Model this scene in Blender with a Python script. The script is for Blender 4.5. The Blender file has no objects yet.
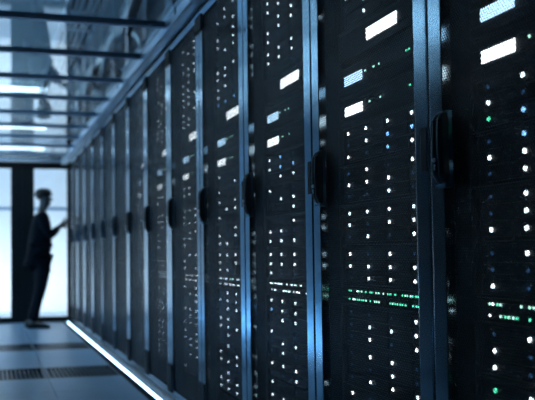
import bpy, bmesh, math, random
import numpy as np
from mathutils import Vector, Matrix
random.seed(7)
S = bpy.context.scene
COL = S.collection

# ------------------------------------------------------------------ camera
F_PX, PCX, PCY, W, H = 668.0, 130.0, 231.4, 535.0, 400.0
EYE = 0.91
dY = Vector((-141.0, -24.6, -F_PX)).normalized()          # aisle direction seen by the camera
dZ0 = Vector((-118.0, 18831.0, -F_PX)).normalized()       # up
dX = dY.cross(dZ0).normalized()
dZ = dX.cross(dY).normalized()
R_wc = Matrix((dX, dY, dZ)).transposed()                  # columns: world axes in camera space
cam = bpy.data.cameras.new('camera')
camo = bpy.data.objects.new('camera', cam)
COL.objects.link(camo)
camo.matrix_world = Matrix.Translation((0, 0, EYE)) @ R_wc.transposed().to_4x4()
cam.sensor_fit = 'HORIZONTAL'; cam.sensor_width = 36.0
cam.lens = 36.0 * F_PX / W
cam.shift_x = (W / 2 - PCX) / W
cam.shift_y = (PCY - H / 2) / W
cam.clip_start = 0.02
cam.dof.use_dof = True
cam.dof.focus_distance = 1.93
cam.dof.aperture_fstop = 2.9
S.camera = camo

# ------------------------------------------------------------------ colour, world
S.view_settings.view_transform = 'Standard'
S.view_settings.look = 'None'
S.view_settings.exposure = 0.0
S.view_settings.gamma = 1.0
S.view_settings.use_curve_mapping = False
S.cycles.use_denoising = True
S.cycles.max_bounces = 8
S.cycles.transparent_max_bounces = 16
S.cycles.sample_clamp_indirect = 6.0
world = bpy.data.worlds.new('world'); S.world = world
world.use_nodes = True
world.node_tree.nodes['Background'].inputs[0].default_value = (0.03, 0.08, 0.15, 1)
world.node_tree.nodes['Background'].inputs[1].default_value = 0.25

def area(name, loc, rot, sx, sy, power, color):
    l = bpy.data.lights.new(name, 'AREA'); l.shape = 'RECTANGLE'; l.size = sx; l.size_y = sy
    l.energy = power; l.color = color
    o = bpy.data.objects.new(name, l); COL.objects.link(o)
    o.location = loc; o.rotation_euler = rot
    return o
R = math.radians
# lamps of the lobby behind the glass doors (low cove lamp and a weaker ceiling lamp)
area('lobby_cove_lamp', (0.3, 9.75, 0.06), (R(145), 0, 0), 2.6, 0.2, 60, (0.86, 0.94, 1.0))
area('lobby_ceiling_lamp', (0.3, 9.9, 2.95), (0, 0, 0), 2.4, 0.5, 12, (0.5, 0.7, 1.0))

area('ceiling_fill_light', (-1.7, 6.9, 2.35), (R(180), R(-25), 0), 1.0, 4.2, 280, (0.72, 0.88, 1.0))  # added fill light, out of view, brightens the ceiling above the glass

# ------------------------------------------------------------------ materials
def mat(name, base, rough=0.5, metal=0.0, emit=None, estr=0.0, spec=0.5, noise=0.0, nscale=20.0, bump=0.0, light=False, coat=0.0):
    m = bpy.data.materials.new(name); m.use_nodes = True
    nt = m.node_tree; b = nt.nodes['Principled BSDF']
    b.inputs['Base Color'].default_value = (*base, 1)
    b.inputs['Roughness'].default_value = rough
    b.inputs['Metallic'].default_value = metal
    b.inputs['Specular IOR Level'].default_value = spec
    b.inputs['Coat Weight'].default_value = coat
    if emit:
        b.inputs['Emission Color'].default_value = (*emit, 1)
        b.inputs['Emission Strength'].default_value = estr
        if not light: m.cycles.emission_sampling = 'NONE'
    if noise or bump:
        tc = nt.nodes.new('ShaderNodeTexCoord'); n = nt.nodes.new('ShaderNodeTexNoise')
        n.inputs['Scale'].default_value = nscale; n.inputs['Detail'].default_value = 4
        nt.links.new(tc.outputs['Object'], n.inputs['Vector'])
        if noise:
            r = nt.nodes.new('ShaderNodeMapRange')
            r.inputs[3].default_value = 1 - noise; r.inputs[4].default_value = 1 + noise
            nt.links.new(n.outputs['Fac'], r.inputs[0])
            mx = nt.nodes.new('ShaderNodeVectorMath'); mx.operation = 'SCALE'
            mx.inputs[0].default_value = base
            nt.links.new(r.outputs[0], mx.inputs['Scale'])
            nt.links.new(mx.outputs[0], b.inputs['Base Color'])
        if bump:
            bp = nt.nodes.new('ShaderNodeBump'); bp.inputs['Strength'].default_value = bump
            bp.inputs['Distance'].default_value = 0.002
            nt.links.new(n.outputs['Fac'], bp.inputs['Height'])
            nt.links.new(bp.outputs[0], b.inputs['Normal'])
    return m
M = {
 'stile': mat('door_stile_anodised', (0.32, 0.42, 0.49), 0.17, 0.95, spec=0.9, noise=0.1, nscale=60),
 'perf': mat('perforated_steel', (0.006, 0.015, 0.025), 0.24, 0.0, spec=0.8),
 'cabinet': mat('cabinet_paint', (0.010, 0.017, 0.025), 0.6, spec=0.3),
 'black': mat('black_plastic', (0.003, 0.004, 0.006), 0.55, spec=0.25),
 'handle': mat('handle_plastic', (0.022, 0.042, 0.058), 0.33, spec=0.5),
 'lock': mat('lock_chrome', (0.5, 0.6, 0.7), 0.3, 1.0),
 'tip': mat('handle_tip', (0.08, 0.2, 0.3), 0.3, 0.7),
 'rail': mat('mounting_rail_steel', (0.04, 0.06, 0.08), 0.4, 0.6),
 'unit': mat('equipment_front', (0.006, 0.010, 0.015), 0.5, noise=0.1),
 'drive': mat('drive_caddy', (0.010, 0.018, 0.026), 0.45),
 'bezel': mat('bezel_edge', (0.03, 0.05, 0.07), 0.4, 0.3),
 'led_white': mat('led_white', (0.02, 0.02, 0.02), 0.5, emit=(0.80, 0.93, 1.0), estr=4.5),
 'led_blue': mat('led_blue', (0.02, 0.02, 0.02), 0.5, emit=(0.22, 0.52, 1.0), estr=3),
 'led_dim': mat('led_dim', (0.02, 0.03, 0.05), 0.5, emit=(0.08, 0.25, 0.6), estr=0.35),
 'led_green': mat('led_green', (0.01, 0.03, 0.02), 0.5, emit=(0.10, 0.85, 0.50), estr=2.0),
 'led_mint': mat('led_mint', (0.01, 0.03, 0.02), 0.5, emit=(0.50, 1.0, 0.80), estr=2.2),
 'led_off': mat('led_off', (0.01, 0.02, 0.03), 0.4),
 'lcd_white': mat('lcd_white', (0.1, 0.1, 0.1), 0.4, emit=(0.86, 0.95, 1.0), estr=3.4, light=True),
 'lcd_blue': mat('lcd_blue', (0.1, 0.1, 0.1), 0.4, emit=(0.46, 0.74, 1.0), estr=2.6, light=True),
 'strip': mat('led_strip_diffuser', (0.5, 0.5, 0.5), 0.5, emit=(0.42, 0.70, 1.0), estr=8.0, light=True),
 'tile': mat('floor_tile_laminate', (0.36, 0.50, 0.64), 0.40, noise=0.12, nscale=9, spec=0.6),
 'grill': mat('floor_grill_steel', (0.10, 0.13, 0.16), 0.35, 0.3),
 'void': mat('floor_void', (0.01, 0.012, 0.015), 0.8),
 'alu': mat('aluminium_rail', (0.55, 0.68, 0.80), 0.35, 0.6, noise=0.08),
 'bar': mat('ceiling_bar_paint', (0.24, 0.36, 0.50), 0.4, 0.4),
 'frame': mat('door_frame_black', (0.005, 0.007, 0.009), 0.45, spec=0.3),
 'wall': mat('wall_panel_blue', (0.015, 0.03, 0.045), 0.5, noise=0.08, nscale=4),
 'pale': mat('added_pale_reflector', (0.38, 0.62, 0.80), 0.5, noise=0.04, nscale=4),
 'added_strip': mat('led_strip_blue', (0.5, 0.5, 0.5), 0.5, emit=(0.36, 0.68, 0.98), estr=52, light=True),
 'lobby': mat('lobby_plaster', (0.74, 0.76, 0.78), 0.8, noise=0.03, nscale=3),
 'lobbyfloor': mat('lobby_floor', (0.6, 0.66, 0.72), 0.5),
 'roomceil': mat('room_ceiling', (0.62, 0.78, 0.86), 0.7, noise=0.1, nscale=3),
 'duct': mat('duct_galvanised', (0.45, 0.55, 0.62), 0.35, 0.7, noise=0.25, nscale=6),
 'cable_a': mat('cable_jacket_grey', (0.30, 0.38, 0.44), 0.5),
 'cable_b': mat('cable_jacket_dark', (0.02, 0.04, 0.07), 0.5),
 'tube': mat('lamp_tube', (0.6, 0.6, 0.6), 0.4, emit=(0.70, 0.88, 1.0), estr=14, light=True),
 'housing': mat('lamp_housing', (0.3, 0.4, 0.48), 0.4),
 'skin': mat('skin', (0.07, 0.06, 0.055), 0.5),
 'hair': mat('hair', (0.006, 0.005, 0.005), 0.6, bump=0.4, nscale=80),
 'jacket': mat('jacket_cloth', (0.006, 0.009, 0.014), 0.9, spec=0.15, bump=0.5, nscale=30),
 'trousers': mat('trouser_cloth', (0.005, 0.008, 0.013), 0.9, spec=0.15, bump=0.4, nscale=30),
 'shoe': mat('shoe_leather', (0.006, 0.008, 0.01), 0.4),
 'phone': mat('tablet_shell', (0.30, 0.36, 0.42), 0.35),
 'eye': mat('eye', (0.4, 0.4, 0.4), 0.2),
}
# clear glass with mirror-like reflection at grazing angles
def glass(name, tint, ior=1.5, rough=0.02, boost=1.0):
    m = bpy.data.materials.new(name); m.use_nodes = True
    nt = m.node_tree; nt.nodes.clear()
    out = nt.nodes.new('ShaderNodeOutputMaterial'); mx = nt.nodes.new('ShaderNodeMixShader')
    # Schlick reflectance, the same on both faces of the sheet
    ge = nt.nodes.new('ShaderNodeNewGeometry')
    dt = nt.nodes.new('ShaderNodeVectorMath'); dt.operation = 'DOT_PRODUCT'
    nt.links.new(ge.outputs['Incoming'], dt.inputs[0]); nt.links.new(ge.outputs['Normal'], dt.inputs[1])
    def math_(op, x, y_=None, clamp=False):
        n = nt.nodes.new('ShaderNodeMath'); n.operation = op; n.use_clamp = clamp
        for i, v in enumerate((x, y_)):
            if v is None: continue
            if isinstance(v, (int, float)): n.inputs[i].default_value = v
            else: nt.links.new(v, n.inputs[i])
        return n.outputs[0]
    r0 = ((ior - 1) / (ior + 1)) ** 2
    c = math_('ABSOLUTE', dt.outputs['Value'])
    f = math_('POWER', math_('SUBTRACT', 1.0, c, True), 5.0)
    f = math_('ADD', math_('MULTIPLY', f, 1 - r0), r0)
    f = math_('MULTIPLY', f, boost, True)
    tr = nt.nodes.new('ShaderNodeBsdfTransparent'); tr.inputs[0].default_value = (*tint, 1)
    gl = nt.nodes.new('ShaderNodeBsdfGlossy'); gl.inputs['Roughness'].default_value = rough
    nt.links.new(f, mx.inputs[0])
    nt.links.new(tr.outputs[0], mx.inputs[1]); nt.links.new(gl.outputs[0], mx.inputs[2])
    nt.links.new(mx.outputs[0], out.inputs[0])
    return m
M['pane'] = glass('ceiling_polycarbonate', (0.80, 0.88, 0.93), 3.6, 0.03, 1.0)
M['doorglass'] = glass('door_glass', (0.86, 0.93, 0.97), 1.45, 0.02)

# ------------------------------------------------------------------ helpers
def new_obj(name, me, parent=None):
    o = bpy.data.objects.new(name, me); COL.objects.link(o)
    if parent: o.parent = parent
    return o
def tag(o, label=None, cat=None, group=None, kind=None):
    if label: o['label'] = label
    if cat: o['category'] = cat
    if group: o['group'] = group
    if kind: o['kind'] = kind
    return o
def empty(name, loc=(0, 0, 0), rz=0):
    o = bpy.data.objects.new(name, None); o.empty_display_size = 0.1
    COL.objects.link(o); o.location = loc; o.rotation_euler = (0, 0, rz); return o
def box(bm, x0, x1, y0, y1, z0, z1, bev=0.0):
    r = bmesh.ops.create_cube(bm, size=1.0)
    vs = r['verts']
    for v in vs:
        v.co.x = x0 if v.co.x < 0 else x1
        v.co.y = y0 if v.co.y < 0 else y1
        v.co.z = z0 if v.co.z < 0 else z1
    if bev > 0:
        es = {e for v in vs for e in v.link_edges}
        bmesh.ops.bevel(bm, geom=list(es), offset=bev, segments=2, affect='EDGES', profile=0.6)
def mesh(name, bm, mats, smooth=False):
    me = bpy.data.meshes.new(name)
    bmesh.ops.recalc_face_normals(bm, faces=bm.faces)
    bm.to_mesh(me); bm.free()
    for m in (mats if isinstance(mats, (list, tuple)) else [mats]): me.materials.append(M[m])
    if smooth:
        me.polygons.foreach_set('use_smooth', [True] * len(me.polygons))
    return me
def boxes(name, lst, mats, parent=None, bev=0.0):
    bm = bmesh.new()
    for b in lst: box(bm, *b, bev)
    return new_obj(name, mesh(name, bm, mats), parent)
def tubeline(bm, pts, r, n=8):
    pts = [Vector(p) for p in pts]; rings = []
    for i, p in enumerate(pts):
        d = (pts[min(i + 1, len(pts) - 1)] - pts[max(i - 1, 0)]).normalized()
        u = d.cross(Vector((0, 0, 1)))
        if u.length < 0.1: u = d.cross(Vector((0, 1, 0)))
        u.normalize(); v = d.cross(u)
        rings.append([bm.verts.new(p + (u * math.cos(a) + v * math.sin(a)) * r) for a in [2 * math.pi * k / n for k in range(n)]])
    for a, b in zip(rings, rings[1:]):
        for k in range(n): bm.faces.new((a[k], a[(k + 1) % n], b[(k + 1) % n], b[k]))
    bm.faces.new(rings[0][::-1]); bm.faces.new(rings[-1])
def copy_tree(o, parent=None):
    c = o.copy(); COL.objects.link(c)
    if parent: c.parent = parent
    for ch in list(KIDS.get(o.name, [])):
        copy_tree(ch, c)
    return c
KIDS = {}
def index_kids():
    KIDS.clear()
    for o in bpy.data.objects:
        if o.parent: KIDS.setdefault(o.parent.name, []).append(o)

A = 1.046          # distance from the camera to the plane of the cabinet doors
YW = 9.23          # end wall with the glass doors
XL = -0.95         # left side of the aisle
ZC = 2.21          # glazed aisle ceiling

# ------------------------------------------------------------------ floor
fl = boxes('floor', [(XL, A + 1.2, -0.6, YW + 0.1, -0.06, -0.045)], 'void'); tag(fl, 'raised floor of grey laminate tiles', kind='structure')
GR = [(5.0, 5.5), (6.5, 7.0)]
xs = [-1.22, -0.67, -0.12, 0.43, 0.985]
tile_mesh = {}
def tile(x0, x1, y0, y1):
    x0 = max(x0, XL)
    key = (round(x1 - x0, 3), round(y1 - y0, 3))
    if key not in tile_mesh:
        bm = bmesh.new(); g = 0.0015
        w, d = key
        box(bm, g, w - g, g, d - g, -0.03, 0.0)
        tile_mesh[key] = mesh('floor_tile', bm, 'tile')
    o = new_obj('floor_tile', tile_mesh[key], fl); o.location = (x0, y0, 0)
def grill(x0, x1, y0, y1):
    x0 = max(x0, XL)
    bm = bmesh.new(); m = 0.035
    box(bm, x0 + .002, x1 - .002, y0 + .002, y0 + m, -0.03, 0); box(bm, x0 + .002, x1 - .002, y1 - m, y1 - .002, -0.03, 0)
    box(bm, x0 + .002, x0 + m * .7, y0 + m, y1 - m, -0.03, 0); box(bm, x1 - m * .7, x1 - .002, y0 + m, y1 - m, -0.03, 0)
    n = int((x1 - x0 - m * 1.4) / 0.032)
    for k in range(1, n):
        x = x0 + m * .7 + (x1 - x0 - 1.4 * m) * k / n
        box(bm, x - 0.0065, x + 0.0065, y0 + m, y1 - m, -0.03, -0.001)
    o = new_obj('floor_grille', mesh('floor_grille', bm, 'grill'), fl); tag(o, 'slotted ventilation tile', kind='stuff')
y = -0.5
while y < YW - 0.01:
    y1 = min(y + 0.5, YW)
    gr = any(abs(y - g[0]) < 0.01 for g in GR)
    for xa, xb in zip(xs, xs[1:]):
        (grill if gr else tile)(xa, xb, y, y1)
    y = y1
# ------------------------------------------------------------------ left side, lobby
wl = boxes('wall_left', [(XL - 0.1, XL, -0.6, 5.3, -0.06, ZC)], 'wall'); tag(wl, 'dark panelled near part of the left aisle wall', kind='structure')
wlp = boxes('wall_left', [(XL - 0.1, XL, 5.3, YW, -0.06, ZC)], 'pale'); tag(wlp, 'added pale blue far part of the unseen left aisle wall', kind='structure')  # unseen; made pale from here on so the door stiles reflect it
wb = boxes('wall_back', [(XL - 0.1, A + 1.2, -0.7, -0.6, -0.06, 3.1)], 'wall'); tag(wb, kind='structure')
# far wall: dark panel left of the doors and header
we = boxes('wall_far', [(XL - 0.1, -0.77, YW, YW + 0.08, -0.06, 2.2), (1.12, A + 1.2, YW, YW + 0.08, -0.06, 2.2),
                        (-0.77, 1.12, YW, YW + 0.08, 2.125, 2.2)], 'frame'); tag(we, kind='structure')
def door_leaf(name, x0, x1, fl_, fr_):
    # leaf from x0 to x1 with stile widths fl_ and fr_
    d = boxes(name, [(x0, x0 + fl_, YW, YW + 0.05, 0.0, 2.125), (x1 - fr_, x1, YW, YW + 0.05, 0.0, 2.125),
                     (x0 + fl_, x1 - fr_, YW, YW + 0.05, 2.11, 2.125), (x0 + fl_, x1 - fr_, YW, YW + 0.05, 0.0, 0.075)], 'frame', bev=0.002)
    tag(d, kind='structure')
    g = boxes('glass_pane', [(x0 + fl_, x1 - fr_, YW + 0.02, YW + 0.028, 0.075, 2.11)], 'doorglass', d)
    return d
d1 = door_leaf('door_1', -0.16, 0.445, 0.02, 0.1525)
tag(d1, 'black framed glass door at the left frame edge')
d2 = door_leaf('door_2', 0.4455, 1.12, 0.160, 0.058)
tag(d2, 'black framed glass door behind the standing person')
d3 = door_leaf('door_3_added', -0.77, -0.165, 0.06, 0.05)  # added unseen leaf, more bright glazing for the cabinet doors to reflect
tag(d3, 'added black framed glass leaf left of the doors, out of view')
lw = boxes('wall_lobby', [(-1.2, 2.2, 10.9, 11.0, 0, 3.1), (-1.3, -1.2, 9.32, 11.0, 0, 3.1), (2.2, 2.3, 9.32, 11.0, 0, 3.1)], 'lobby'); tag(lw, kind='structure')
lf = boxes('floor_lobby', [(-1.3, 2.3, 9.32, 11.0, -0.06, -0.0)], 'lobbyfloor'); tag(lf, kind='structure')
lt = boxes('trim_1', [(-1.2, 2.2, 10.885, 10.9, 1.645, 1.685)], 'bar'); tag(lt, 'thin dark rail along the lobby wall', kind='structure')
lt2 = boxes('trim_2', [(-1.2, 2.2, 9.31, 9.33, 2.2, 3.1)], 'lobby'); tag(lt2, kind='structure')

# ------------------------------------------------------------------ upper room
rc = boxes('ceiling', [(-2.5, 4.0, -0.7, 11.0, 3.1, 3.2)], 'roomceil'); tag(rc, kind='structure')
wl2 = boxes('wall_upper_left', [(-2.6, -2.5, -0.7, 11.0, 2.1, 3.2)], 'wall'); tag(wl2, kind='structure')

# aisle ceiling: frame bars with glass panes between them
ac = empty('glazed_aisle_ceiling', (0, 0, ZC))
tag(ac, 'glazed ceiling of the aisle with dark cross bars', 'aisle ceiling')
bars = [3.63 + 0.615 * k for k in range(-7, 10)]
random.seed(3)
for i, yb in enumerate(bars):
    if yb > YW: break
    boxes('cross_bar', [(XL, 0.985, yb - 0.016, yb + 0.016, -0.012, 0.022)], 'bar', ac, 0.002)
for yb in bars:
    y1 = min(yb + 0.615, YW) - 0.016
    if yb + 0.05 > YW: continue
    o = boxes('glass_pane', [(XL, 0.985, -(y1 - yb - 0.016) / 2, (y1 - yb - 0.016) / 2, 0.0, 0.004)], 'pane', ac)
    o.location = (0, (yb + 0.016 + y1) / 2, 0.004)
    o.rotation_euler = (random.uniform(-0.003, 0.003), random.uniform(-0.002, 0.002), 0)
# aluminium rail along the top of the cabinets
rl = boxes('ceiling_support_rail', [(0.975, 1.055, -0.5, YW, 2.168, 2.185), (0.975, 0.982, -0.5, YW, 2.185, 2.225), (1.03, 1.055, -0.5, YW, 2.185, 2.24)], 'alu', None, 0.002)
tag(rl, 'long pale aluminium rail above the cabinet doors carrying the glass ceiling', 'rail')
rl2 = boxes('ceiling_support_rail', [(XL - 0.03, XL + 0.03, -0.5, YW, 2.168, 2.24)], 'alu', None, 0.002)
tag(rl2, 'aluminium rail along the left aisle wall', 'rail')

# lamps above the glass ceiling
def room_lamp(yc, x0, x1, z, label):
    t = empty('batten_lamp', ((x0 + x1) / 2, yc, z)); tag(t, label, 'ceiling lamp', 'lamps above the glass ceiling')
    w = (x1 - x0) / 2
    boxes('housing', [(-w, w, -0.025, 0.025, 0.03, 0.06)], 'housing', t, 0.004)
    bm = bmesh.new(); tubeline(bm, [(-w + .02, 0, 0), (w - .02, 0, 0)], 0.028, 10)
    new_obj('lamp_tube', mesh('lamp_tube', bm, 'tube', True), t)
    for q in (-1, 1): boxes('drop_rod', [(q * w * .7 - .005, q * w * .7 + .005, -.005, .005, .07, 3.1 - z)], 'bar', t)
for yc, z, lab in ((8.35, 2.98, 'high batten lamp seen through the glass ceiling as the brightest bar'),
                 (8.8, 2.60, 'low batten lamp seen through the glass ceiling, close above the doors'),
                 (9.05, 2.36, 'lowest batten lamp, just over the header of the glass doors'),
                 (4.75, 2.98, 'batten lamp above the glass ceiling, nearest the camera'),
                                  ):
    room_lamp(yc, -0.9, 0.75, z, lab)

# cable trays and pipes above the cabinets
def tray(x0, x1, z, label):
    t = empty('cable_tray', ((x0 + x1) / 2, 0, z)); tag(t, label, 'cable tray')
    w = (x1 - x0) / 2
    boxes('side_rail', [(-w, -w + .01, 0, 9.1, 0, .06), (w - .01, w, 0, 9.1, 0, .06)], 'alu', t)
    for k in range(23):
        boxes('rung', [(-w + .01, w - .01, .1 + k * .4, .13 + k * .4, 0, .015)], 'alu', t)
    return t
random.seed(11)
for (x0, x1, z, lab) in ((1.10, 1.45, 2.42, 'ladder cable tray directly over the cabinets'), (0.55, 0.85, 2.72, 'higher ladder cable tray over the glass ceiling')):
    tray(x0, x1, z, lab)
    for c in range(5):
        pts = []; xx = x0 + .05 + c * (x1 - x0 - .1) / 4
        for k in range(32):
            pts.append((xx + random.uniform(-.006, .006), 0.05 + k * .29, z + .035 + random.uniform(0, .02)))
        bm = bmesh.new(); tubeline(bm, pts, 0.014, 7)
        o = new_obj('data_cable', mesh('data_cable', bm, 'cable_a' if c % 2 else 'cable_b', True))
        tw = 'low' if z < 2.5 else 'high'
        tag(o, ('dark data cable along the aisle edge of the %s cable tray', 'grey data cable next to the aisle edge of the %s cable tray', 'dark data cable down the middle of the %s cable tray',
                'grey data cable right of the middle of the %s cable tray', 'dark data cable along the far edge of the %s cable tray')[c] % tw, 'cable', 'cables in the %s tray' % tw)
bm = bmesh.new(); tubeline(bm, [(1.12, -.4, 2.83), (1.12, 9.2, 2.83)], 0.11, 20)
o = new_obj('round_duct', mesh('round_duct', bm, 'duct', True)); tag(o, 'round galvanised air duct running above the cabinets', 'duct')
for k in range(9):
    bm = bmesh.new(); tubeline(bm, [(1.12, .5 + k, 2.83), (1.12, .53 + k, 2.83)], 0.122, 20)
    new_obj('joint_ring', mesh('joint_ring', bm, 'alu', True), o)
for k in range(7):
    yk = 3.4 + k * .82
    bm = bmesh.new()
    tubeline(bm, [(1.0, yk, 2.20), (0.99, yk + .05, 2.34), (0.93, yk + .16, 2.45), (0.86, yk + .34, 2.44), (0.82, yk + .44, 2.30), (0.80, yk + .46, 2.22)], 0.03, 10)
    o = new_obj('flexible_conduit', mesh('flexible_conduit', bm, 'duct' if k % 2 else 'cable_b', True))
    tag(o, 'looped %s conduit rising beside the support rail, number %s from the camera' % ('silvery' if k % 2 else 'dark', ('one', 'two', 'three', 'four', 'five', 'six', 'seven')[k]), 'conduit', 'conduits over the support rail')

# ------------------------------------------------------------------ LED strips at floor level: real one right, added one left
st = empty('floor_light_strip', (1.043, 0, 0)); tag(st, 'glowing blue-white light strip on the floor along the cabinet row', 'light strip')
boxes('diffuser', [(-0.007, 0.007, 0.2, YW - 0.13, 0.004, 0.012)], 'strip', st)
boxes('channel', [(-0.010, 0.010, 0.2, YW - 0.13, 0, 0.004)], 'alu', st)
st2 = empty('floor_light_strip', (XL + 0.02, 0, 0)); tag(st2, 'added light strip on the floor along the unseen left aisle wall', 'light strip')  # added, unseen: washes the pale wall for blue reflections in the stiles
boxes('diffuser', [(0.07, 0.11, 5.3, YW - 0.03, 0.004, 0.016)], 'added_strip', st2)
boxes('channel', [(0.06, 0.12, 5.3, YW - 0.03, 0, 0.004)], 'alu', st2)
boxes('added_lip', [(0.12, 0.126, 5.3, YW - 0.03, 0, 0.06)], 'pale', st2)  # added lip that keeps the strip itself out of the stile reflections

# ------------------------------------------------------------------ cabinets
def perforated(w, h, pitch=0.0072, fill=0.84, th=0.0012):
    """Steel sheet in the local YZ plane with real hexagonal holes (front at x=0)."""
    ry = pitch; rz = pitch * math.sqrt(3) / 2
    ny = int(w / ry); nz = int(h / rz)
    ang = np.array([math.radians(30 + 60 * k) for k in range(6)])
    Rr = pitch / math.sqrt(3)
    hexo = np.stack([np.cos(ang) * Rr, np.sin(ang) * Rr], 1)
    hexi = hexo * fill
    j, i = np.meshgrid(np.arange(nz), np.arange(ny), indexing='ij')
    cy = (i + 0.5 + 0.5 * (j % 2)) * ry; cz = (j + 0.6) * rz
    c = np.stack([cy.ravel(), cz.ravel()], 1)
    n = len(c)
    out = np.zeros((n, 18, 3), np.float32)
    out[:, 0:6, 1:] = c[:, None] + hexo; out[:, 6:12, 1:] = c[:, None] + hexi
    out[:, 12:18, 1:] = c[:, None] + hexi; out[:, 12:18, 0] = th
    q = []
    for k in range(6):
        k2 = (k + 1) % 6
        q.append((k, 6 + k, 6 + k2, k2)); q.append((6 + k, 12 + k, 12 + k2, 6 + k2))
    q = np.array(q, np.int32)
    loops = (np.arange(n, dtype=np.int32)[:, None, None] * 18 + q[None]).ravel()
    nf = n * 12
    me = bpy.data.meshes.new('perforated_panel')
    me.vertices.add(n * 18); me.vertices.foreach_set('co', out.ravel())
    me.loops.add(nf * 4); me.loops.foreach_set('vertex_index', loops)
    me.polygons.add(nf); me.polygons.foreach_set('loop_start', np.arange(nf, dtype=np.int32) * 4)
    me.update(); me.materials.append(M['perf'])
    return me

def lock_mesh():
    bm = bmesh.new()
    bmesh.ops.create_cone(bm, cap_ends=True, segments=16, radius1=0.0055, radius2=0.005, depth=0.004, matrix=Matrix.Rotation(R(90), 4, 'Y'))
    for v in bm.verts: v.co.z += 0.010
    box(bm, -0.001, 0.001, -0.0015, 0.0015, -0.014, 0.0)
    box(bm, -0.001, 0.001, -0.0035, 0.0035, -0.004, -0.002)
    return mesh('lock', bm, 'lock')
def handle_mesh():
    bm = bmesh.new()
    # profile along z: (z, protrusion, half width)
    prof = [(0.0, .003, .014), (0.004, .010, .017), (0.022, .020, .0195), (0.085, .024, .0195), (0.150, .022, .019), (0.165, .012, .016), (0.172, .003, .010)]
    rings = []
    for z, p, w in prof:
        rings.append([bm.verts.new(c) for c in ((0.0, -w, z), (-p * .75, -w, z), (-p, -w * .6, z), (-p, -w * .28, z), (-p * .80, 0, z), (-p, w * .28, z), (-p, w * .6, z), (-p * .75, w, z), (0.0, w, z))])
    for a, b in zip(rings, rings[1:]):
        for k in range(9): bm.faces.new((a[k], a[(k + 1) % 9], b[(k + 1) % 9], b[k]))
    bm.faces.new(rings[0]); bm.faces.new(rings[-1][::-1])
    return mesh('handle', bm, 'handle')

RW, RH, RD = 0.600, 2.16, 1.05
def make_cabinet():
    root = empty('server_cabinet')
    boxes('side_panel', [(0.034, RD, 0.003, 0.010, 0.07, RH)], 'cabinet', root)
    boxes('side_panel', [(0.034, RD, RW - 0.010, RW - 0.003, 0.07, RH)], 'cabinet', root)
    boxes('top_panel', [(0.004, RD, 0.003, RW - 0.003, RH, RH + 0.005)], 'cabinet', root)
    boxes('rear_panel', [(RD - .01, RD, 0.010, RW - 0.010, 0.07, RH)], 'cabinet', root)
    boxes('plinth', [(0.022, RD, 0.003, RW - 0.003, 0.0, 0.07)], 'cabinet', root)
    boxes('mounting_rail', [(0.069, 0.09, 0.018, 0.036, 0.08, RH - .02)], 'rail', root)
    boxes('mounting_rail', [(0.069, 0.09, 0.515, 0.533, 0.08, RH - .02)], 'rail', root)
    # door : stiles and rails
    zb, zt = 0.085, 2.15
    door = boxes('door', [(0, .028, .004, .054, zb, zt), (0, .028, .549, .596, zb, zt),
                          (0.001, .027, .054, .549, zb, zb + .04), (0.001, .027, .054, .549, zt - .04, zt)], 'stile', root, 0.0025)
    p = new_obj('perforated_panel', PERF, door); p.location = (0.010, .0525, zb + .038)
    p['label'] = 'dark perforated steel mesh'
    h = new_obj('handle', HANDLE, door); h.location = (0.0, .548, 1.072); h['label'] = 'black swing handle'
    l = new_obj('lock', LOCK, door); l.location = (-0.0250, .548, 1.118); l['label'] = 'small chrome lock'
    boxes('handle_plate', [(-.010, 0.012, .530, .566, 1.064, 1.072), (-.001, .012, .530, .566, 1.072, 1.244)], 'tip', door, 0.001)
    boxes('latch_slot', [(-.0012, .002, .010, .030, 1.11, 1.218)], 'black', door)
    for ya, yb in ((.0015, .050), (.552, .5985)):
        boxes('hinge', [(-.006, .004, ya, yb, 2.04, 2.128)], 'black', door, 0.002)
        boxes('hinge', [(-.006, .004, ya, yb, .105, .268)], 'black', door, 0.002)
    return root
PERF = perforated(0.498, 1.99)
HANDLE = handle_mesh(); LOCK = lock_mesh()
cab0 = make_cabinet()
N_CAB = 13
cab_words = ['nearest cabinet, cut by the right frame edge', 'second cabinet from the right with the sharply focused mesh door',
 'third cabinet from the right, its door mesh slightly soft', 'fourth cabinet from the right', 'fifth cabinet from the right', 'sixth cabinet from the right',
 'seventh cabinet from the right', 'eighth cabinet from the right, sixth from the far glass doors',
 'fifth cabinet from the far glass doors', 'fourth cabinet from the far glass doors', 'third cabinet from the far glass doors',
 'second cabinet from the far glass doors', 'last']
index_kids()
seam = lambda k: 0.83 + 0.6 * k
OFF = -0.0245    # the 19 inch bay sits a little off centre
zz = lambda z: EYE + (z - EYE) * 0.98 - 0.0085
for k in range(N_CAB):
    c = cab0 if k == 0 else copy_tree(cab0)
    c.location = (A, seam(k), 0)
    tag(c, 'black server ' + cab_words[k] if k != N_CAB - 1 else 'last black server cabinet, next to the far glass doors', 'cabinet', 'server cabinets along the aisle')

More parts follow.
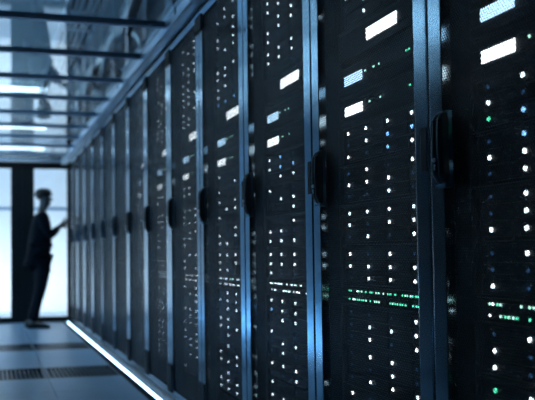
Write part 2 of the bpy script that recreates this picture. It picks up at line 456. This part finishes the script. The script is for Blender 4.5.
# ------------------------------------------------------------------ equipment inside the cabinets
XF = 0.067      # front plane of the equipment behind the door plane
COLS = [0.3 + (c - 0.3) * 0.97 for c in (0.497, 0.393, 0.279, 0.165)]      # left to right as seen from the aisle
def small(name, mats, w, h, d=0.004, bev=0.0):
    bm = bmesh.new(); box(bm, -d, 0.0, -w / 2, w / 2, -h / 2, h / 2, bev); return mesh(name, bm, mats)
def oct_led(r1=0.0040, r2=0.0054):
    bm = bmesh.new()
    a = [bm.verts.new((-0.003, r1 * math.cos(t), r2 * math.sin(t))) for t in [2 * math.pi * k / 10 for k in range(10)]]
    b = [bm.verts.new((0, r1 * math.cos(t), r2 * math.sin(t))) for t in [2 * math.pi * k / 10 for k in range(10)]]
    bm.faces.new(a)
    for k in range(10): bm.faces.new((a[k], a[(k + 1) % 10], b[(k + 1) % 10], b[k]))
    return bm
LEDM = {k: mesh('led_' + k, oct_led(*((0.0040, 0.0054) if k in ('white', 'blue', 'mint', 'green') else (0.0032, 0.0042))), 'led_' + k) for k in ('white', 'blue', 'dim', 'off', 'mint', 'green')}
PLED = {k: mesh('port_led_' + k, (lambda bm: (box(bm, -.002, 0, -.0026, .0026, -.0033, .0033), bm)[1])(bmesh.new()), 'led_' + k) for k in ('white', 'green', 'mint', 'off')}
def drive_mesh():
    bm = bmesh.new()
    box(bm, -0.006, 0.02, -0.052, 0.052, -0.0165, 0.0165, 0.0015)
    box(bm, -0.009, -0.006, -0.046, 0.030, -0.012, -0.009)
    return mesh('drive', bm, 'drive')
DRIVE = drive_mesh()
def array_chassis():
    bm = bmesh.new()
    box(bm, 0.0, 0.5, 0.062, 0.538, -0.061, 0.061)
    box(bm, -0.008, 0.0, 0.062, 0.538, 0.056, 0.061); box(bm, -0.008, 0.0, 0.062, 0.538, -0.061, -0.056)
    box(bm, -0.012, 0.0, 0.052, 0.062, -0.061, 0.061, 0.001); box(bm, -0.012, 0.0, 0.538, 0.552, -0.061, 0.061, 0.001)
    return mesh('chassis', bm, 'unit')
CHASSIS = array_chassis()
EAR = small('bezel_strip', 'bezel', 0.46, 0.0025, 0.002)
def pat(s): return s.split()
# one letter per bay: w white, b blue, d dim, g green, o off ; rows from the top, columns from the left
PAT = {
 1: {3: 'wwoo dwwo owwd', 5: 'wwww dwbb wdbw', 6: 'dwdw wwwd ddwd', 7: 'wwww wdww dwdw', 8: 'wdwd wwww owww', 10: 'dddw dwww dwdw', 11: 'dwwd ddwd dwww', 12: 'wdwo dwwd wdww'},
 0: {5: 'dwdo wdod gbod', 6: 'dbwd wwdw dwwd', 7: 'dwwd dwdw wwdw', 8: 'dwdd ddwd wdww', 10: 'dwwd wddw wdww', 11: 'gwdw dwdd wwdw'},
 2: {1: 'wwoo wdoo wwwo', 2: 'dwwo wwwo wdoo', 3: 'wwwo wwwo dodo', 5: 'wbdo wbbo owwo', 6: 'wodo owwo odwo', 7: 'odwo wwdo wwwo', 8: 'wwwo wwwo wddo', 10: 'wwwd bwwd owwd', 11: 'wodo dwwo dwdo', 12: 'wwwd ddwo wddd'},
}
ARR_Z = {0: 2.080, 1: 1.953, 2: 1.828, 3: 1.702, 5: 1.264, 6: 1.137, 7: 1.009, 8: 0.880, 10: 0.696, 11: 0.569, 12: 0.442, 13: 0.314}
slot_word = {0: 'topmost storage array', 1: 'second storage array from the top', 2: 'third storage array from the top', 3: 'storage array just above the large white display',
 5: 'storage array just below the small displays', 6: 'second storage array below the small displays', 7: 'third storage array below the displays', 8: 'storage array just above the green port lights',
 10: 'storage array just below the green port lights', 11: 'second storage array below the green port lights', 12: 'third storage array below the green port lights', 13: 'bottom storage array'}
cab_short = ['in the nearest cabinet at right', 'in the sharply focused second cabinet', 'in the third cabinet from right', 'in the fourth cabinet from right', 'in the fifth cabinet from right', 'in the sixth cabinet from right', 'in the seventh cabinet from right']
code = {'w': 'white', 'b': 'blue', 'd': 'dim', 'g': 'green', 'o': 'off'}
def put(name, me, parent, x, y_, z):
    o = new_obj(name, me, parent); o.location = (x, y_, z); return o
def storage_array(k, slot):
    t = empty('storage_array', (A + XF, seam(k) + OFF, zz(ARR_Z[slot])))
    tag(t, slot_word[slot] + ' ' + cab_short[k], 'storage array', 'storage arrays ' + cab_short[k])
    put('chassis', CHASSIS, t, 0, 0, 0)
    put('bezel_strip', EAR, t, -0.008, 0.30, 0.0585)
    p = PAT.get(k, {}).get(slot)
    rnd = random.Random(k * 100 + slot)
    if not p:
        p = ' '.join(''.join(rnd.choice('wwwwdo' if k >= 2 else 'wwwddd') for _ in range(4)) for _ in range(3))
        if k in (2, 3) and slot == 4: p = p
    if k == 3 and slot == 3: p = p[:10] + 'bbbb'
    for r_, row in enumerate(p.split()):
        for c_, ch in enumerate(row):
            cy = COLS[c_]; z = 0.0368 - r_ * 0.0368
            d = put('drive', DRIVE, t, -0.004, cy - 0.040 if False else min(max(cy - 0.036, 0.116), 0.484), z)
            led = put('led', LEDM[code[ch]], d, -0.0062, cy - d.location.y, 0.0)
            if ch in 'bg': led['label'] = 'blue lamp' if ch == 'b' else 'green lamp'
LCD_BIG = small('display', 'lcd_white', 0.150, 0.036)
LCD_BLUE = small('display', 'lcd_blue', 0.098, 0.029)
LCD_SMALL = small('display', 'lcd_white', 0.098, 0.029)
def appliance_mesh(h):
    bm = bmesh.new()
    box(bm, 0.0, 0.5, 0.062, 0.538, -h / 2, h / 2)
    box(bm, -0.006, 0.0, 0.052, 0.552, -h / 2, h / 2, 0.0015)
    n = 26
    for i in range(n):
        yy = 0.08 + i * 0.0105
        box(bm, -0.0085, -0.006, yy, yy + 0.004, -h * 0.22, -h * 0.12)
    return mesh('chassis', bm, 'unit')
AP1 = appliance_mesh(0.09)
def appliance(k, z, disp, yc, word, leds):
    t = empty('control_unit', (A + XF, seam(k) + OFF, zz(z)))
    tag(t, word + ' ' + cab_short[k], 'control unit', 'control units with displays')
    put('chassis', AP1, t, 0, 0, 0)
    d = put('display', disp, t, -0.0062, yc, 0)
    boxes('display_bezel', [(-.0075, -.006, yc - .085, yc + .085, .019, .022), (-.0075, -.006, yc - .085, yc + .085, -.022, -.019)], 'bezel', t)
    boxes('bezel_strip', [(-.008, -.006, .062, .538, .040, .0425)], 'bezel', t)
    for yy in leds:
        put('led', PLED['mint' if yy > .3 else 'green'], t, -0.0062, yy, 0.006)['label'] = 'green lamp'
SW = None
def switch_mesh():
    bm = bmesh.new(); h = 0.053
    box(bm, 0.0, 0.35, 0.062, 0.538, -h / 2, h / 2)
    box(bm, -0.004, 0.0, 0.052, 0.552, -h / 2, h / 2, 0.0015)
    for r_ in (0.0145, -0.0105):
        for i in range(24):
            yy = 0.075 + i * 0.0188
            box(bm, -0.006, -0.004, yy, yy + 0.0145, r_ - 0.0145, r_ - 0.0125)
            box(bm, -0.006, -0.004, yy, yy + 0.0015, r_ - 0.0125, r_ - 0.004)
    return mesh('chassis', bm, 'unit')
SWM = switch_mesh()
def switch(k):
    t = empty('network_switch', (A + XF, seam(k) + OFF, zz(0.787)))
    tag(t, 'network switch with two rows of tiny green port lights ' + cab_short[k], 'network switch', 'network switches')
    put('chassis', SWM, t, 0, 0, 0)
    rnd = random.Random(40 + k)
    for row, z in enumerate((0.0135, -0.0115)):
        for i in range(38):
            yy = 0.085 + i * 0.0115
            st_ = rnd.random()
            if st_ < (0.36 if k < 2 else 0.55): continue
            if k in (0, 1): c = 'green' if st_ < 0.75 else 'mint' if st_ < .93 else 'white'
            else: c = 'mint' if st_ < 0.6 else 'white'
            put('port_light', PLED[c], t, -0.0042, yy, z)
BLANK = {}
def blank_panel(k, z, h):
    if h not in BLANK:
        bm = bmesh.new(); box(bm, -0.003, 0.001, 0.052, 0.552, -h / 2, h / 2, 0.001); BLANK[h] = mesh('blanking_panel', bm, 'unit')
    o = new_obj('blanking_panel', BLANK[h]); o.location = (A + XF, seam(k) + OFF, z)
    return o
for k in range(7):
    for s in ARR_Z: storage_array(k, s)
    appliance(k, 1.588, LCD_BIG, 0.308, 'control unit with a large white lit display', [])
    appliance(k, 1.474, LCD_BLUE, 0.462, 'control unit with a small blue lit display', [0.395, 0.350, 0.322, 0.192, 0.180] if k < 3 else [0.39, 0.35, 0.32])
    appliance(k, 1.375, LCD_SMALL, 0.462, 'control unit with a small white lit display', [0.375, 0.318, 0.180] if k < 3 else [0.39, 0.35, 0.32])
    switch(k)
    tag(blank_panel(k, 0.170, 0.14), 'plain blanking panel under the storage arrays ' + cab_short[k], 'blanking panel', 'blanking panels')

# ------------------------------------------------------------------ person at the far glass door
def skin(name, nodes, edges, m, parent, sub=2):
    me = bpy.data.meshes.new(name); me.from_pydata([n[:3] for n in nodes], edges, []); me.update()
    o = new_obj(name, me, parent)
    sk = o.modifiers.new('skin', 'SKIN'); sk.use_smooth_shade = True
    for i, n in enumerate(nodes):
        v = me.skin_vertices[0].data[i]
        v.radius = (n[3], n[4] if len(n) > 4 else n[3]); v.use_root = (i == 0)
    sb = o.modifiers.new('sub', 'SUBSURF'); sb.levels = sub; sb.render_levels = sub
    dg = bpy.context.evaluated_depsgraph_get(); ev = o.evaluated_get(dg)
    me2 = bpy.data.meshes.new_from_object(ev); o.modifiers.clear(); o.data = me2
    me2.name = name; me2.materials.clear(); me2.materials.append(M[m])
    me2.polygons.foreach_set('use_smooth', [True] * len(me2.polygons))
    return o
# local frame of the person: +X is where he faces (towards the cabinets), +Y away from the camera, feet at z=0
P = empty('person', (0.635, 8.58, 0.0))
tag(P, 'person in dark jacket and trousers seen from the side, reaching a hand towards the cabinets', 'person')
body = [
 (0.00, 0, 0.93, .115, .13),      # 0 pelvis
 (0.01, 0, 1.06, .105, .12),      # 1 waist
 (0.02, 0, 1.22, .115, .14),      # 2 chest
 (0.02, 0, 1.38, .095, .14),      # 3 upper chest
 (0.025, 0, 1.47, .055),          # 4 neck base
 (0.04, 0, 1.53, .056),          # 5 neck
 (0.072, 0, 1.60, .098, .078),    # 6 head low
 (0.058, 0, 1.69, .104, .084),    # 7 head top
 # arm right side (camera side, -Y)
 (0.01, -0.17, 1.40, .055), (0.05, -0.20, 1.26, .045), (0.115, -0.20, 1.15, .040), (0.205, -0.15, 1.24, .034), (0.27, -0.10, 1.31, .024),   # 8..12
 # arm far side
 (0.01, 0.17, 1.40, .055), (0.04, 0.20, 1.26, .045), (0.09, 0.20, 1.14, .040), (0.17, 0.14, 1.21, .034), (0.225, 0.06, 1.265, .025),       # 13..17
 # leg camera side
 (0.02, -0.09, 0.85, .095, .095), (0.03, -0.10, 0.68, .078), (-0.01, -0.10, 0.48, .058), (-0.06, -0.10, 0.30, .053), (-0.08, -0.10, 0.09, .036), # 18..22
 # leg far side
 (0.00, 0.09, 0.85, .095, .095), (0.01, 0.10, 0.68, .076), (-0.01, 0.10, 0.48, .057), (-0.05, 0.10, 0.30, .052), (-0.10, 0.10, 0.09, .036),     # 23..27
]
be = [(0, 1), (1, 2), (2, 3), (3, 4), (4, 5), (5, 6), (6, 7), (3, 8), (8, 9), (9, 10), (10, 11), (11, 12), (3, 13), (13, 14), (14, 15), (15, 16), (16, 17),
      (0, 18), (18, 19), (19, 20), (20, 21), (21, 22), (0, 23), (23, 24), (24, 25), (25, 26), (26, 27)]
# hands: palm and fingers grown from the wrists into the same body mesh
def add_hand(wr, d, up, side):
    d = Vector(d).normalized(); up = Vector(up).normalized(); lat = d.cross(up).normalized() * side
    w = Vector(body[wr][:3])
    i0 = len(body)
    body.append((*(w + d * .045), .020, .014)); be.append((wr, i0))
    body.append((*(w + d * .075), .018, .012)); be.append((i0, i0 + 1))
    for k, (o_, L) in enumerate(((-.024, .062), (-.008, .075), (.008, .070), (.024, .055))):
        b0 = w + d * .088 + up * (-o_)
        i = len(body)
        body.append((*b0, .0085)); be.append((i0 + 1, i))
        body.append((*(b0 + d * L * .5 + lat * .006), .0078)); be.append((i, i + 1))
        body.append((*(b0 + d * L * .95 + lat * (.018 + .006 * k)), .0065)); be.append((i + 1, i + 2))
    i = len(body)
    body.append((*(w + d * .045 + up * .032 + lat * .008), .009)); be.append((i0, i))
    body.append((*(w + d * .078 + up * .048 + lat * .016), .0075)); be.append((i, i + 1))
add_hand(12, (0.80, .10, 0.55), (-.45, 0, .8), 1)
add_hand(17, (0.85, -.25, 0.25), (-.2, 0, .9), -1)
skin('body', body, be, 'skin', P)
# face: nose, brow, chin, ears, eyes as small shapes on the head
def ball(name, m, c, r, parent, seg=16, rot=None):
    bm = bmesh.new(); bmesh.ops.create_uvsphere(bm, u_segments=seg, v_segments=seg * 2 // 3, radius=1.0)
    for v in bm.verts: v.co = Vector((v.co.x * r[0], v.co.y * r[1], v.co.z * r[2]))
    if rot: bmesh.ops.rotate(bm, verts=bm.verts, matrix=Matrix.Rotation(rot, 3, 'Y'))
    for v in bm.verts: v.co += Vector(c)
    return new_obj(name, mesh(name, bm, m, True), parent)
ball('nose', 'skin', (0.143, 0, 1.632), (.022, .014, .022), P, 10, 0.5)
ball('chin', 'skin', (0.110, 0, 1.565), (.030, .028, .020), P, 12)
ball('mouth', 'skin', (0.134, 0, 1.594), (.009, .022, .006), P, 10)
for s in (-1, 1):
    ball('ear', 'skin', (0.055, s * .076, 1.630), (.018, .008, .030), P, 10)
    ball('eye', 'eye', (0.125, s * .028, 1.655), (.012, .012, .010), P, 10)
# hair: cap with a thick top
hr = ball('hair', 'hair', (0.045, 0, 1.695), (.108, .092, .080), P, 28)
rnd = random.Random(5)
for v in hr.data.vertices:
    n_ = (math.sin(v.co.x * 90) * math.cos(v.co.y * 80) + math.sin(v.co.z * 120)) * .004
    if v.co.x > 0.09 and v.co.z < 1.68: v.co.x = 0.09 + (v.co.x - .09) * .1
    if v.co.z < 1.64 and v.co.x > 0.03: v.co.x = 0.03
    v.co += v.normal * (n_ + rnd.uniform(-.002, .004))
# clothing shells
jn = [(0.00, 0, 0.90, .150, .175), (0.00, 0, 1.02, .155, .175), (0.005, 0, 1.18, .168, .19), (0.01, 0, 1.34, .150, .185), (0.02, 0, 1.46, .070, .075),
      (0.01, -0.18, 1.40, .072), (0.05, -0.21, 1.26, .066), (0.115, -0.21, 1.15, .060), (0.19, -0.165, 1.23, .050), (0.225, -0.135, 1.265, .040),
      (0.01, 0.18, 1.40, .072), (0.04, 0.21, 1.26, .066), (0.09, 0.21, 1.14, .060), (0.15, 0.155, 1.20, .048), (0.18, 0.12, 1.225, .040), (-0.02, 0, 0.82, .140, .165)]
je = [(0, 1), (1, 2), (2, 3), (3, 4), (3, 5), (5, 6), (6, 7), (7, 8), (8, 9), (3, 10), (10, 11), (11, 12), (12, 13), (13, 14), (0, 15)]
j = skin('jacket', jn, je, 'jacket', P)
j['label'] = 'loose dark jacket'
tn = [(0.00, 0, 0.92, .125, .145), (0.02, -0.09, 0.83, .108), (0.035, -0.10, 0.68, .092), (0.00, -0.10, 0.48, .074), (-0.05, -0.10, 0.30, .066), (-0.08, -0.10, 0.07, .056),
      (0.00, 0.09, 0.83, .108), (0.01, 0.10, 0.68, .090), (-0.005, 0.10, 0.48, .072), (-0.05, 0.10, 0.30, .064), (-0.10, 0.10, 0.07, .056)]
te = [(0, 1), (1, 2), (2, 3), (3, 4), (4, 5), (0, 6), (6, 7), (7, 8), (8, 9), (9, 10)]
skin('trousers', tn, te, 'trousers', P)
for nx, sy in ((-0.08, -0.10), (-0.10, 0.10)):
    bm = bmesh.new()
    prof = [(-.085, .030, .06), (-.07, .040, .085), (0, .042, .088), (.06, .048, .065), (.155, .046, .045), (.195, .030, .030)]
    rings = []
    for x_, w_, h_ in prof:
        rings.append([bm.verts.new((nx + x_, sy + a_, z_)) for a_, z_ in ((-w_, 0), (-w_, h_ * .5), (-w_ * .6, h_), (w_ * .6, h_), (w_, h_ * .5), (w_, 0))])
    for a_, b_ in zip(rings, rings[1:]):
        for q in range(6): bm.faces.new((a_[q], a_[(q + 1) % 6], b_[(q + 1) % 6], b_[q]))
    bm.faces.new(rings[0]); bm.faces.new(rings[-1][::-1])
    new_obj('shoe', mesh('shoe', bm, 'shoe', True), P)
